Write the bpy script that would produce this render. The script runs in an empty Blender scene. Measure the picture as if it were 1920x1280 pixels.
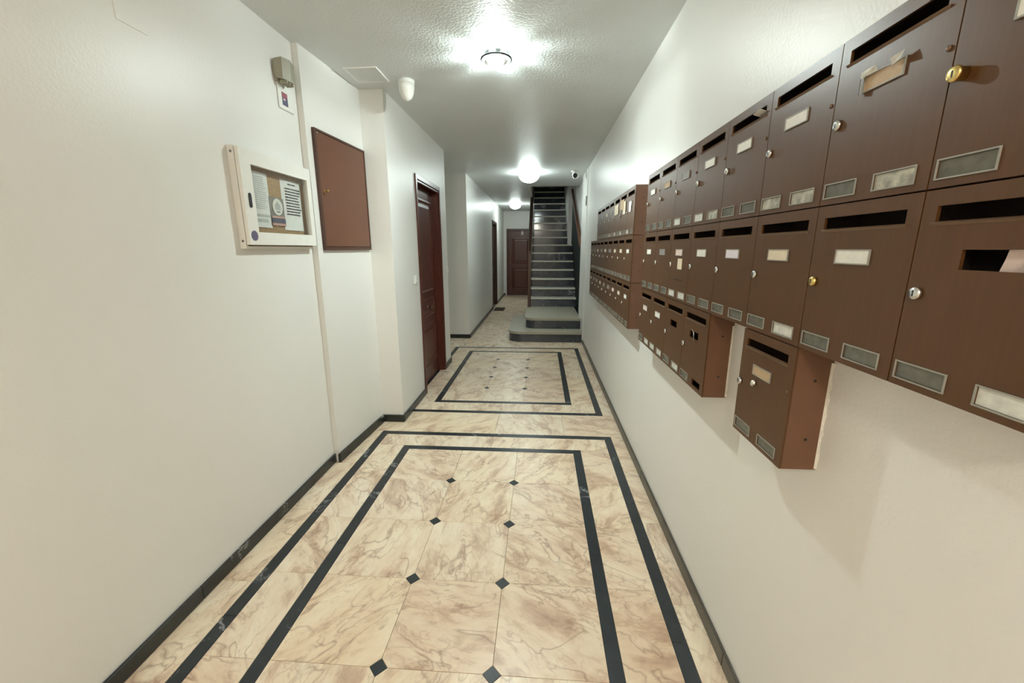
import bpy, math, random
from mathutils import Vector, Matrix

S = bpy.context.scene
COL = S.collection
random.seed(7)
PI = math.pi

# ------------------------------------------------------------------ camera
cam_d = bpy.data.cameras.new('camera')
cam_d.sensor_fit = 'HORIZONTAL'
cam_d.sensor_width = 36.0
cam_d.lens = 36.0 * 770.0 / 1920.0
cam_d.clip_start = 0.02
cam = bpy.data.objects.new('camera', cam_d)
COL.objects.link(cam)
yaw, pitch, roll = -0.0690, -0.2215, -0.0024
fwd = Vector((math.sin(yaw) * math.cos(pitch), math.cos(yaw) * math.cos(pitch), math.sin(pitch)))
rt = Vector((math.cos(yaw), -math.sin(yaw), 0))
up = rt.cross(fwd)
r2 = rt * math.cos(roll) + up * math.sin(roll)
u2 = -rt * math.sin(roll) + up * math.cos(roll)
mw = Matrix((r2, u2, -fwd)).transposed().to_4x4()
mw.translation = Vector((0, 0, 1.43))
cam.matrix_world = mw
S.camera = cam

# ------------------------------------------------------------------ world, exposure
w = bpy.data.worlds.new('world')
S.world = w
w.use_nodes = True
w.node_tree.nodes['Background'].inputs[0].default_value = (0.8, 0.85, 1, 1)
w.node_tree.nodes['Background'].inputs[1].default_value = 0.02
S.view_settings.view_transform = 'Standard'
S.view_settings.look = 'None'
S.view_settings.gamma = 1.0
S.view_settings.use_curve_mapping = False
S.view_settings.exposure = 1.06

# lamp strengths (each lamp's light is its own glowing glass, built further down)
L_NEAR = 1340.0
L_DOME = 22.0
L_FILL = 62.0  # added lamp out of view, fills the near walls with light
LAMP_COL = (0.87, 1.0, 0.965)
FILL_COL = (1.0, 0.91, 0.77)

# ------------------------------------------------------------------ materials
MATS = {}
def nodes_of(name):
    m = bpy.data.materials.new(name)
    m.use_nodes = True
    MATS[name] = m
    nt = m.node_tree
    return m, nt, nt.nodes['Principled BSDF']

def ramp(nt, stops):
    n = nt.nodes.new('ShaderNodeValToRGB')
    el = n.color_ramp.elements
    while len(el) < len(stops):
        el.new(0.5)
    for e, (p, c) in zip(el, stops):
        e.position = p
        e.color = (*c, 1) if len(c) == 3 else c
    return n

def noise(nt, vec, scale, detail=3, rough=0.55, dist=0.0):
    n = nt.nodes.new('ShaderNodeTexNoise')
    n.inputs['Scale'].default_value = scale
    n.inputs['Detail'].default_value = detail
    n.inputs['Roughness'].default_value = rough
    n.inputs['Distortion'].default_value = dist
    if vec is not None:
        nt.links.new(vec, n.inputs['Vector'])
    return n

def mapping(nt, vec, scale=(1, 1, 1)):
    n = nt.nodes.new('ShaderNodeMapping')
    n.inputs['Scale'].default_value = scale
    nt.links.new(vec, n.inputs['Vector'])
    return n.outputs[0]

def bump(nt, p, h, strength, dist):
    b = nt.nodes.new('ShaderNodeBump')
    b.inputs['Strength'].default_value = strength
    b.inputs['Distance'].default_value = dist
    nt.links.new(h, b.inputs['Height'])
    nt.links.new(b.outputs[0], p.inputs['Normal'])
    return b

def mix(nt, fac, a, b, mode='MIX'):
    n = nt.nodes.new('ShaderNodeMix')
    n.data_type = 'RGBA'
    n.blend_type = mode
    for s, v in ((n.inputs['Factor'], fac), (n.inputs[6], a), (n.inputs[7], b)):
        if hasattr(v, 'is_linked'):
            nt.links.new(v, s)
        elif isinstance(v, tuple):
            s.default_value = (*v, 1)
        else:
            s.default_value = v
    return n.outputs[2]

def math_n(nt, op, a, b=None):
    n = nt.nodes.new('ShaderNodeMath')
    n.operation = op
    for i, v in enumerate((a, b)):
        if v is None:
            continue
        if hasattr(v, 'is_linked'):
            nt.links.new(v, n.inputs[i])
        else:
            n.inputs[i].default_value = v
    return n.outputs[0]

def plain(name, col, rough=0.5, metal=0.0, var=0.06, scale=30.0, spec=0.5, bmp=0.0):
    """a colour with slight mottling"""
    m, nt, p = nodes_of(name)
    tc = nt.nodes.new('ShaderNodeTexCoord')
    n = noise(nt, tc.outputs['Object'], scale, 4)
    r = ramp(nt, [(0.3, tuple(c * (1 - var) for c in col)), (0.7, tuple(min(1, c * (1 + var)) for c in col))])
    nt.links.new(n.outputs[0], r.inputs[0])
    nt.links.new(r.outputs[0], p.inputs['Base Color'])
    p.inputs['Roughness'].default_value = rough
    p.inputs['Metallic'].default_value = metal
    p.inputs['Specular IOR Level'].default_value = spec
    if bmp:
        bump(nt, p, n.outputs[0], bmp, 0.002)
    return m

def paint(name, col, rough, strength, scale, spec=0.4):
    """rough-cast painted plaster"""
    m, nt, p = nodes_of(name)
    tc = nt.nodes.new('ShaderNodeTexCoord')
    v = tc.outputs['Object']
    n1 = noise(nt, v, scale, 3, 0.5)
    n2 = noise(nt, v, 1.3, 3, 0.5)
    r = ramp(nt, [(0.3, tuple(c * 0.97 for c in col)), (0.7, col)])
    nt.links.new(n2.outputs[0], r.inputs[0])
    nt.links.new(r.outputs[0], p.inputs['Base Color'])
    r2_ = ramp(nt, [(0.38, (0, 0, 0)), (0.62, (1, 1, 1))])
    nt.links.new(n1.outputs[0], r2_.inputs[0])
    bump(nt, p, r2_.outputs[0], strength, 0.0016)
    p.inputs['Roughness'].default_value = rough
    p.inputs['Specular IOR Level'].default_value = spec
    return m

paint('wall_paint', (0.81, 0.80, 0.765), 0.38, 0.13, 105.0, 0.5)
paint('ceiling_paint', (0.72, 0.75, 0.745), 0.46, 0.5, 75.0, 0.4)

def marble_cream():
    m, nt, p = nodes_of('cream_marble')
    tc = nt.nodes.new('ShaderNodeTexCoord')
    oi = nt.nodes.new('ShaderNodeObjectInfo')
    rot = nt.nodes.new('ShaderNodeVectorRotate')
    rot.rotation_type = 'Z_AXIS'
    nt.links.new(tc.outputs['Object'], rot.inputs['Vector'])
    nt.links.new(math_n(nt, 'MULTIPLY', oi.outputs['Random'], 2.6), rot.inputs['Angle'])
    add = nt.nodes.new('ShaderNodeVectorMath')
    add.operation = 'ADD'
    comb = nt.nodes.new('ShaderNodeCombineXYZ')
    nt.links.new(math_n(nt, 'MULTIPLY', oi.outputs['Random'], 37.0), comb.inputs[0])
    nt.links.new(math_n(nt, 'MULTIPLY', oi.outputs['Random'], 91.0), comb.inputs[1])
    nt.links.new(rot.outputs[0], add.inputs[0])
    nt.links.new(comb.outputs[0], add.inputs[1])
    v = mapping(nt, add.outputs[0], (1.0, 2.4, 1.0))
    cloud = noise(nt, v, 3.6, 9, 0.66, 0.35)
    base = ramp(nt, [(0.27, (0.42, 0.30, 0.22)), (0.40, (0.62, 0.465, 0.345)), (0.48, (0.77, 0.635, 0.485)), (0.62, (0.84, 0.74, 0.59))])
    nt.links.new(cloud.outputs[0], base.inputs[0])
    # fine veins: where a gently warped noise crosses its middle
    v2 = mapping(nt, add.outputs[0], (1.0, 1.9, 1.0))
    warp = noise(nt, v2, 3.4, 3.5, 0.55, 0.5)
    dv = math_n(nt, 'ABSOLUTE', math_n(nt, 'SUBTRACT', warp.outputs[0], 0.5))
    vein = ramp(nt, [(0.0, (1, 1, 1)), (0.008, (0.45, 0.45, 0.45)), (0.03, (0, 0, 0))])
    nt.links.new(dv, vein.inputs[0])
    mask = noise(nt, v, 3.1, 3, 0.5)
    mr = ramp(nt, [(0.36, (0, 0, 0)), (0.56, (1, 1, 1))])
    nt.links.new(mask.outputs[0], mr.inputs[0])
    vm = math_n(nt, 'MULTIPLY', vein.outputs[0], mr.outputs[0])
    vm = math_n(nt, 'MULTIPLY', vm, 0.75)
    col = mix(nt, vm, base.outputs[0], (0.33, 0.20, 0.135))
    warp3 = noise(nt, v2, 9.5, 3, 0.55, 0.6)
    dv3 = math_n(nt, 'ABSOLUTE', math_n(nt, 'SUBTRACT', warp3.outputs[0], 0.47))
    vein3 = ramp(nt, [(0.0, (0.6, 0.6, 0.6)), (0.018, (0.2, 0.2, 0.2)), (0.05, (0, 0, 0))])
    nt.links.new(dv3, vein3.inputs[0])
    mask3 = noise(nt, v, 2.2, 2, 0.5)
    mr3 = ramp(nt, [(0.42, (0, 0, 0)), (0.62, (1, 1, 1))])
    nt.links.new(mask3.outputs[0], mr3.inputs[0])
    col = mix(nt, math_n(nt, 'MULTIPLY', vein3.outputs[0], mr3.outputs[0]), col, (0.42, 0.27, 0.19))
    # short dark inclusions
    warp2 = noise(nt, mapping(nt, add.outputs[0], (2.0, 6.0, 1)), 3.5, 3, 0.6, 0.4)
    inc = ramp(nt, [(0.72, (0, 0, 0)), (0.77, (1, 1, 1))])
    nt.links.new(warp2.outputs[0], inc.inputs[0])
    col = mix(nt, math_n(nt, 'MULTIPLY', inc.outputs[0], 0.6), col, (0.16, 0.13, 0.09))
    # whole slabs differ a little
    tint = ramp(nt, [(0.0, (0.93, 0.87, 0.82)), (0.5, (1, 1, 1)), (1.0, (1.0, 0.96, 0.88))])
    nt.links.new(oi.outputs['Random'], tint.inputs[0])
    col = mix(nt, 1.0, col, tint.outputs[0], 'MULTIPLY')
    nt.links.new(col, p.inputs['Base Color'])
    p.inputs['Roughness'].default_value = 0.33
    p.inputs['Specular IOR Level'].default_value = 0.4
    return m
marble_cream()

def marble_dark(name, c0, c1, vein_amt, rough, scale=3.0):
    m, nt, p = nodes_of(name)
    tc = nt.nodes.new('ShaderNodeTexCoord')
    oi = nt.nodes.new('ShaderNodeObjectInfo')
    add = nt.nodes.new('ShaderNodeVectorMath')
    add.operation = 'ADD'
    comb = nt.nodes.new('ShaderNodeCombineXYZ')
    nt.links.new(math_n(nt, 'MULTIPLY', oi.outputs['Random'], 53.0), comb.inputs[0])
    nt.links.new(math_n(nt, 'MULTIPLY', oi.outputs['Random'], 29.0), comb.inputs[1])
    nt.links.new(tc.outputs['Object'], add.inputs[0])
    nt.links.new(comb.outputs[0], add.inputs[1])
    v = add.outputs[0]
    n = noise(nt, v, scale * 4, 5, 0.6, 0.5)
    r = ramp(nt, [(0.3, c0), (0.7, c1)])
    nt.links.new(n.outputs[0], r.inputs[0])
    wv = noise(nt, v, scale, 6, 0.62, 2.2)
    dv = math_n(nt, 'ABSOLUTE', math_n(nt, 'SUBTRACT', wv.outputs[0], 0.5))
    ve = ramp(nt, [(0.0, (1, 1, 1)), (0.02, (0, 0, 0))])
    nt.links.new(dv, ve.inputs[0])
    mk = noise(nt, v, scale * 1.3, 1, 0.5)
    mr = ramp(nt, [(0.58, (0, 0, 0)), (0.68, (1, 1, 1))])
    nt.links.new(mk.outputs[0], mr.inputs[0])
    f = math_n(nt, 'MULTIPLY', math_n(nt, 'MULTIPLY', ve.outputs[0], mr.outputs[0]), vein_amt)
    nt.links.new(mix(nt, f, r.outputs[0], (0.5, 0.5, 0.5)), p.inputs['Base Color'])
    p.inputs['Roughness'].default_value = rough
    return m
marble_dark('dark_marble', (0.009, 0.012, 0.015), (0.020, 0.026, 0.030), 0.8, 0.34)
marble_dark('inset_marble', (0.010, 0.013, 0.014), (0.018, 0.024, 0.025), 0.0, 0.45)
marble_dark('skirting_marble', (0.010, 0.013, 0.012), (0.026, 0.030, 0.027), 0.8, 0.34)
marble_dark('brown_skirting', (0.045, 0.040, 0.028), (0.085, 0.075, 0.055), 0.2, 0.35)
marble_dark('riser_marble', (0.030, 0.036, 0.048), (0.062, 0.070, 0.086), 0.9, 0.09, 2.0)
plain('tread_stone', (0.42, 0.395, 0.31), 0.3, var=0.12, scale=60)
plain('tread_edge', (0.64, 0.62, 0.54), 0.35, var=0.1, scale=60)
plain('grout', (0.20, 0.15, 0.10), 0.9)
plain('door_reveal', (0.05, 0.03, 0.02), 0.8)

def wood(name, c0, c1, rough, scl=(6, 6, 0.6), spec=0.5, bmp=0.0):
    m, nt, p = nodes_of(name)
    tc = nt.nodes.new('ShaderNodeTexCoord')
    v = mapping(nt, tc.outputs['Object'], scl)
    n = noise(nt, v, 14.0, 6, 0.62, 0.25)
    r = ramp(nt, [(0.25, c0), (0.75, c1)])
    nt.links.new(n.outputs[0], r.inputs[0])
    nt.links.new(r.outputs[0], p.inputs['Base Color'])
    p.inputs['Roughness'].default_value = rough
    p.inputs['Specular IOR Level'].default_value = spec
    if bmp:
        bump(nt, p, n.outputs[0], bmp, 0.001)
    return m
wood('mahogany', (0.055, 0.013, 0.008), (0.12, 0.030, 0.017), 0.32)
wood('mahogany_dark', (0.04, 0.016, 0.009), (0.085, 0.033, 0.018), 0.32)
wood('rail_wood', (0.085, 0.03, 0.014), (0.17, 0.066, 0.028), 0.35, (6, 0.6, 6))
wood('box_front', (0.080, 0.032, 0.0085), (0.104, 0.043, 0.012), 0.36, (10, 10, 0.4), 0.45)
plain('box_side', (0.155, 0.072, 0.038), 0.42, var=0.05, scale=18)
plain('box_lip', (0.15, 0.085, 0.045), 0.33, var=0.05)
plain('box_shade', (0.022, 0.012, 0.008), 0.8)  # shade inside the mailboxes, put into the colour
plain('meter_door', (0.140, 0.055, 0.029), 0.38, var=0.05, scale=5)
plain('meter_frame', (0.075, 0.032, 0.02), 0.4)
plain('chrome', (0.72, 0.72, 0.70), 0.22, 1.0, 0.03)
plain('brass', (0.78, 0.58, 0.22), 0.28, 1.0, 0.04)
plain('dull_brass', (0.42, 0.28, 0.12), 0.35, 1.0, 0.08)
plain('bronze', (0.10, 0.05, 0.03), 0.4, 0.6)
plain('black', (0.008, 0.008, 0.008), 0.5)
plain('card_white', (0.80, 0.78, 0.72), 0.6, var=0.04, scale=120)
plain('card_cream', (0.74, 0.64, 0.48), 0.6, var=0.05, scale=120)
plain('card_tan', (0.50, 0.36, 0.22), 0.6, var=0.08, scale=80)
plain('card_pink', (0.76, 0.60, 0.54), 0.6, var=0.05, scale=120)
plain('card_lilac', (0.74, 0.70, 0.78), 0.6, var=0.05, scale=120)
plain('card_grey', (0.27, 0.25, 0.235), 0.5, var=0.12, scale=120)
plain('rim_grey', (0.31, 0.30, 0.26), 0.45, var=0.05)
plain('pane_grey', (0.135, 0.130, 0.105), 0.25, var=0.18, scale=55)
plain('pane_white', (0.66, 0.66, 0.60), 0.3, var=0.15, scale=60)
plain('pane_smear', (0.42, 0.41, 0.34), 0.35, var=0.55, scale=45)
plain('white_enamel', (0.80, 0.78, 0.73), 0.38, var=0.02)
plain('white_plastic', (0.82, 0.82, 0.78), 0.35, var=0.02)
plain('beige_plastic', (0.30, 0.285, 0.22), 0.45, var=0.04)
plain('cork', (0.42, 0.26, 0.13), 0.8, var=0.25, scale=150)
plain('paper_white', (0.85, 0.84, 0.82), 0.7, var=0.02)
plain('ink', (0.05, 0.05, 0.06), 0.7)
plain('ink_grey', (0.52, 0.53, 0.53), 0.7)
plain('sticker_purple', (0.13, 0.11, 0.19), 0.45, var=0.2, scale=200)
plain('print_red', (0.30, 0.09, 0.12), 0.6, var=0.2, scale=200)
plain('print_blue', (0.10, 0.10, 0.17), 0.6, var=0.25, scale=200)
plain('print_salmon', (0.62, 0.36, 0.30), 0.6, var=0.1)
plain('caulk', (0.74, 0.70, 0.62), 0.8, var=0.08, scale=80)
plain('steel_grey', (0.22, 0.22, 0.21), 0.4, 0.6)
plain('lamp_metal', (0.022, 0.024, 0.022), 0.5, spec=0.2)
plain('mat_fibre', (0.05, 0.028, 0.016), 0.95, var=0.4, scale=90)
plain('dark_wainscot', (0.010, 0.018, 0.016), 0.7, var=0.3, scale=8, spec=0.15)

m, nt, p = nodes_of('clear_glass')
tb = nt.nodes.new('ShaderNodeBsdfTransparent')
tb.inputs[0].default_value = (0.95, 0.96, 0.95, 1)
gb = nt.nodes.new('ShaderNodeBsdfGlossy')
gb.inputs['Roughness'].default_value = 0.05
ms = nt.nodes.new('ShaderNodeMixShader')
ms.inputs[0].default_value = 0.06
nt.links.new(tb.outputs[0], ms.inputs[1])
nt.links.new(gb.outputs[0], ms.inputs[2])
nt.links.new(ms.outputs[0], nt.nodes['Material Output'].inputs[0])

plain('torn_film', (0.62, 0.60, 0.54), 0.15, var=0.2, scale=90)
m, nt, p = nodes_of('petal_glass')
p.inputs['Base Color'].default_value = (0.9, 0.93, 0.9, 1)
p.inputs['Roughness'].default_value = 0.12
p.inputs['Transmission Weight'].default_value = 0.85
p.inputs['IOR'].default_value = 1.3

def glow(name, col, strength):
    m, nt, p = nodes_of(name)
    p.inputs['Base Color'].default_value = (0.9, 0.9, 0.88, 1)
    p.inputs['Emission Color'].default_value = (*col, 1)
    p.inputs['Emission Strength'].default_value = strength
glow('bulb_glow', LAMP_COL, L_NEAR)
glow('dome_glow', LAMP_COL, L_DOME)
glow('fill_glow', FILL_COL, L_FILL)

# ------------------------------------------------------------------ mesh helpers
class MB:
    def __init__(self):
        self.v, self.f = [], []
    def quad(self, *pts):
        b = len(self.v)
        self.v += [tuple(q) for q in pts]
        self.f.append(tuple(range(b, b + len(pts))))
        return self
    def box(self, x0, x1, y0, y1, z0, z1, c=0.0):
        """box, with a chamfer c on every edge when asked for"""
        x0, x1 = min(x0, x1), max(x0, x1); y0, y1 = min(y0, y1), max(y0, y1); z0, z1 = min(z0, z1), max(z0, z1)
        b = len(self.v)
        if c <= 0:
            self.v += [(x0, y0, z0), (x1, y0, z0), (x1, y1, z0), (x0, y1, z0), (x0, y0, z1), (x1, y0, z1), (x1, y1, z1), (x0, y1, z1)]
            for f in ((0, 3, 2, 1), (4, 5, 6, 7), (0, 1, 5, 4), (1, 2, 6, 5), (2, 3, 7, 6), (3, 0, 4, 7)):
                self.f.append(tuple(b + i for i in f))
            return self
        c = min(c, (x1 - x0) * .45, (y1 - y0) * .45, (z1 - z0) * .45)
        idx = {}
        for i, (X, sx) in enumerate(((x0, 1), (x1, -1))):
            for j, (Y, sy) in enumerate(((y0, 1), (y1, -1))):
                for k, (Z, sz) in enumerate(((z0, 1), (z1, -1))):
                    for a in range(3):
                        pt = [X + sx * c, Y + sy * c, Z + sz * c]
                        pt[a] = (X, Y, Z)[a]
                        idx[i, j, k, a] = len(self.v)
                        self.v.append(tuple(pt))
        F = self.f
        for s in (0, 1):
            def o(l): return tuple(l if s else reversed(l))
            F.append(o([idx[s, 0, 0, 0], idx[s, 1, 0, 0], idx[s, 1, 1, 0], idx[s, 0, 1, 0]]))
            F.append(o([idx[0, s, 0, 1], idx[0, s, 1, 1], idx[1, s, 1, 1], idx[1, s, 0, 1]]))
            F.append(o([idx[0, 0, s, 2], idx[1, 0, s, 2], idx[1, 1, s, 2], idx[0, 1, s, 2]]))
        for i in (0, 1):
            for j in (0, 1):
                F.append((idx[i, j, 0, 0], idx[i, j, 1, 0], idx[i, j, 1, 1], idx[i, j, 0, 1]))
                F.append((idx[i, 0, j, 0], idx[i, 1, j, 0], idx[i, 1, j, 2], idx[i, 0, j, 2]))
                F.append((idx[0, i, j, 1], idx[1, i, j, 1], idx[1, i, j, 2], idx[0, i, j, 2]))
        for i in (0, 1):
            for j in (0, 1):
                for k in (0, 1):
                    F.append((idx[i, j, k, 0], idx[i, j, k, 1], idx[i, j, k, 2]))
        return self
    def prism(self, pts, z0, z1):
        n = len(pts); b = len(self.v)
        self.v += [(x, y, z0) for x, y in pts] + [(x, y, z1) for x, y in pts]
        self.f.append(tuple(b + i for i in reversed(range(n))))
        self.f.append(tuple(b + n + i for i in range(n)))
        for i in range(n):
            j = (i + 1) % n
            self.f.append((b + i, b + j, b + n + j, b + n + i))
        return self
    def lathe(self, prof, n=20, axis='Z', o=(0, 0, 0)):
        """profile of (r, h) turned about an axis through o"""
        b = len(self.v)
        for r, h in prof:
            for i in range(n):
                a = 2 * PI * i / n
                p_ = (r * math.cos(a), r * math.sin(a), h)
                if axis == '-Y': p_ = (p_[0], -p_[2], p_[1])
                self.v.append((p_[0] + o[0], p_[1] + o[1], p_[2] + o[2]))
        for k in range(len(prof) - 1):
            for i in range(n):
                j = (i + 1) % n
                self.f.append((b + k * n + i, b + k * n + j, b + (k + 1) * n + j, b + (k + 1) * n + i))
        self.f.append(tuple(b + i for i in reversed(range(n))))
        self.f.append(tuple(b + (len(prof) - 1) * n + i for i in range(n)))
        return self
    def tube(self, pts, r, n=10):
        b = len(self.v)
        pts = [Vector(q) for q in pts]
        for i, q in enumerate(pts):
            d = (pts[min(i + 1, len(pts) - 1)] - pts[max(i - 1, 0)]).normalized()
            s = d.cross(Vector((0, 0, 1)))
            s = s.normalized() if s.length > 1e-4 else Vector((1, 0, 0))
            t = s.cross(d)
            for k in range(n):
                a = 2 * PI * k / n
                self.v.append(tuple(q + s * r * math.cos(a) + t * r * math.sin(a)))
        for i in range(len(pts) - 1):
            for k in range(n):
                j = (k + 1) % n
                self.f.append((b + i * n + k, b + i * n + j, b + (i + 1) * n + j, b + (i + 1) * n + k))
        self.f.append(tuple(b + i for i in reversed(range(n))))
        self.f.append(tuple(b + (len(pts) - 1) * n + i for i in range(n)))
        return self
    def torus(self, R, r, o=(0, 0, 0), n=28, k=8):
        b = len(self.v)
        for i in range(n):
            a = 2 * PI * i / n
            for j in range(k):
                t = 2 * PI * j / k
                self.v.append((o[0] + (R + r * math.cos(t)) * math.cos(a), o[1] + (R + r * math.cos(t)) * math.sin(a), o[2] + r * math.sin(t)))
        for i in range(n):
            for j in range(k):
                i2, j2 = (i + 1) % n, (j + 1) % k
                self.f.append((b + i * k + j, b + i2 * k + j, b + i2 * k + j2, b + i * k + j2))
        return self
    def plate(self, xs, zs, holes, y0, y1):
        """upright plate in xz between y0 (front) and y1 (back) with rectangular holes"""
        nx, nz = len(xs) - 1, len(zs) - 1
        def solid(i, j):
            if i < 0 or j < 0 or i >= nx or j >= nz:
                return False
            cx, cz = (xs[i] + xs[i + 1]) / 2, (zs[j] + zs[j + 1]) / 2
            return not any(a < cx < b and c < cz < d for a, b, c, d in holes)
        for i in range(nx):
            for j in range(nz):
                if not solid(i, j):
                    continue
                a, b, c, d = xs[i], xs[i + 1], zs[j], zs[j + 1]
                self.quad((a, y0, c), (b, y0, c), (b, y0, d), (a, y0, d))
                self.quad((a, y1, c), (a, y1, d), (b, y1, d), (b, y1, c))
                if not solid(i - 1, j): self.quad((a, y0, c), (a, y0, d), (a, y1, d), (a, y1, c))
                if not solid(i + 1, j): self.quad((b, y0, c), (b, y1, c), (b, y1, d), (b, y0, d))
                if not solid(i, j - 1): self.quad((a, y0, c), (a, y1, c), (b, y1, c), (b, y0, c))
                if not solid(i, j + 1): self.quad((a, y0, d), (b, y0, d), (b, y1, d), (a, y1, d))
        return self
    def rings(self, x0, x1, z0, z1, prof, y=0.0):
        """rectangular moulding: prof is a list of (inset, height towards -y)"""
        b = len(self.v)
        for ins, h in prof:
            self.v += [(x0 + ins, y - h, z0 + ins), (x1 - ins, y - h, z0 + ins), (x1 - ins, y - h, z1 - ins), (x0 + ins, y - h, z1 - ins)]
        for k in range(len(prof) - 1):
            for i in range(4):
                j = (i + 1) % 4
                self.f.append((b + 4 * k + i, b + 4 * k + j, b + 4 * k + 4 + j, b + 4 * k + 4 + i))
        e = b + 4 * (len(prof) - 1)
        self.f.append((e, e + 1, e + 2, e + 3))
        return self
    def mesh(self, name, mat, smooth=False):
        me = bpy.data.meshes.new(name)
        me.from_pydata(self.v, [], self.f)
        me.materials.append(MATS[mat])
        if smooth:
            for pl in me.polygons:
                pl.use_smooth = True
        me.update()
        return me
    def build(self, name, mat, parent=None, loc=(0, 0, 0), smooth=False):
        return link(name, self.mesh(name, mat, smooth), parent, loc)

def link(name, me, parent=None, loc=(0, 0, 0), rotz=0.0):
    o = bpy.data.objects.new(name, me)
    COL.objects.link(o)
    o.location = loc
    o.rotation_euler = (0, 0, rotz)
    if parent is not None:
        o.parent = parent
    return o

def tag(o, label, cat, group=None):
    o['label'] = label
    o['category'] = cat
    if group:
        o['group'] = group
    return o

def thing(name, label, cat, loc=(0, 0, 0), rotz=0.0, group=None):
    o = bpy.data.objects.new(name, None)
    COL.objects.link(o)
    o.empty_display_size = 0.05
    o.location = loc
    o.rotation_euler = (0, 0, rotz)
    return tag(o, label, cat, group)

def struct(name, mb, mat, smooth=False):
    o = mb.build(name, mat, smooth=smooth)
    o['kind'] = 'structure'
    return o

def struct_root(name, loc, rotz=0.0):
    o = bpy.data.objects.new(name, None)
    COL.objects.link(o)
    o.location = loc
    o.rotation_euler = (0, 0, rotz)
    o['kind'] = 'structure'
    return o

HALF = PI / 2
CEIL = 2.55
XR = 0.66       # right wall
XL = -1.402     # near left wall
XD = -1.146     # left wall with the first door
YB = -2.4       # wall behind the camera

# ------------------------------------------------------------------ shell
struct('wall_right', MB().box(XR, XR + .2, YB, 6.24, 0, CEIL).box(XR - .008, XR + .2, 6.24, 7.0, 0, CEIL), 'wall_paint')
struct('wall_left', MB().box(XL - .2, XL, YB, 2.5, 0, CEIL), 'wall_paint')
struct('wall_left_middle', MB().prism([(-1.6, 2.5), (-1.367, 2.5), (-1.322, 3.19), (-1.6, 3.19)], 0, CEIL), 'wall_paint')
D1A, D1B, D1H = 3.875, 4.755, 2.085
struct('wall_left_door', MB().box(-1.6, XD, 3.19, D1A, 0, CEIL).box(-1.6, XD, D1B, 5.09, 0, CEIL).box(-1.6, XD, D1A, D1B, D1H, CEIL), 'wall_paint')
struct('wall_passage_near', MB().box(-3.0, -1.6, 4.95, 5.09, 0, CEIL), 'wall_paint')
struct('wall_passage_end', MB().box(-3.15, -3.0, 4.95, 6.75, 0, CEIL), 'wall_paint')
struct('wall_passage_far', MB().box(-3.0, -1.15, 6.55, 6.75, 0, CEIL), 'wall_paint')
D2A, D2B, D2H = 9.92, 10.87, 2.08
struct('wall_left_far', MB().box(-1.5, -1.15, 6.75, D2A, 0, CEIL).box(-1.5, -1.15, D2B, 13.0, 0, CEIL).box(-1.5, -1.15, D2A, D2B, D2H, CEIL), 'wall_paint')
D3A, D3B, D3H = -1.045, -0.225, 2.02
struct('wall_end', MB().box(-1.5, D3A, 13.0, 13.25, 0, 4.6).box(D3B, 1.2, 13.0, 13.25, 0, 4.6).box(D3A, D3B, 13.0, 13.25, D3H, 4.6), 'wall_paint')
struct('wall_back', MB().box(XL - .2, XR + .2, YB - .2, YB, 0, CEIL), 'wall_paint')
struct('wall_stair_right', MB().box(.70, .9, 7.0, 9.64, 0, 4.6), 'wall_paint')
struct('wall_stair_upper', MB().box(.60, .9, 9.64, 13.0, 0, 4.6), 'wall_paint')
struct('wall_stair_left', MB().box(-.26, -.2, 8.0, 13.0, CEIL, 4.6), 'wall_paint')
struct('wall_stair_head', MB().box(-.26, .9, 7.8, 8.0, CEIL + .25, 4.6), 'wall_paint')
struct('ceiling', MB().box(-3.15, XR + .25, YB - .2, 8.0, CEIL, CEIL + .25).box(-1.5, -.26, 8.0, 13.0, CEIL, CEIL + .25), 'ceiling_paint')
struct('ceiling_stair', MB().box(-.26, .9, 8.0, 13.2, 4.6, 4.7), 'ceiling_paint')

# thin painted-over cover high on the near left wall
cover = MB().box(XL - .002, XL + .0025, 1.455, 1.567, 2.171, 2.40)
co = cover.build('cover_plate', 'wall_paint')
tag(co, 'flat cover plate painted over white, high on the left wall near the ceiling', 'cover plate')

# ------------------------------------------------------------------ floor
floor = struct('floor', MB().box(-3.0, 0.9, YB, 13.0, -.06, -.006), 'grout')
TILES = {}
def tile_mesh(w_, h_, clips, kind):
    """flat slab with a tiny chamfer; clips = which corners are cut for an inset"""
    key = (round(w_, 4), round(h_, 4), clips, kind)
    if key in TILES:
        return TILES[key]
    g, c, ch = .0007, .032, .0008
    def outline(ins):
        x, y = w_ / 2 - g - ins, h_ / 2 - g - ins
        out = []
        for i, (sx, sy) in enumerate(((-1, -1), (1, -1), (1, 1), (-1, 1))):
            if clips[i]:
                a, b = (sx * (x - c), sy * y), (sx * x, sy * (y - c))
                out += [b, a] if sx * sy > 0 else [a, b]
            else:
                out.append((sx * x, sy * y))
        return out
    mb = MB()
    top, mid = outline(ch), outline(0)
    n = len(top)
    mb.v = [(x, y, 0) for x, y in top] + [(x, y, -ch) for x, y in mid] + [(x, y, -.006) for x, y in mid]
    mb.f = [tuple(range(n))]
    for i in range(n):
        j = (i + 1) % n
        mb.f.append((n + i, n + j, j, i))
        mb.f.append((2 * n + i, 2 * n + j, n + j, n + i))
    TILES[key] = mb.mesh('tile', kind)
    return TILES[key]
def tile(x0, x1, y0, y1, kind='cream_marble', clips=(0, 0, 0, 0), name='tile'):
    return link(name, tile_mesh(x1 - x0, y1 - y0, clips, kind), floor, ((x0 + x1) / 2, (y0 + y1) / 2, 0))
dm = MB()
h_ = .0313
dm.v = [(h_, 0, 0), (0, h_, 0), (-h_, 0, 0), (0, -h_, 0), (h_, 0, -.006), (0, h_, -.006), (-h_, 0, -.006), (0, -h_, -.006)]
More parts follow.
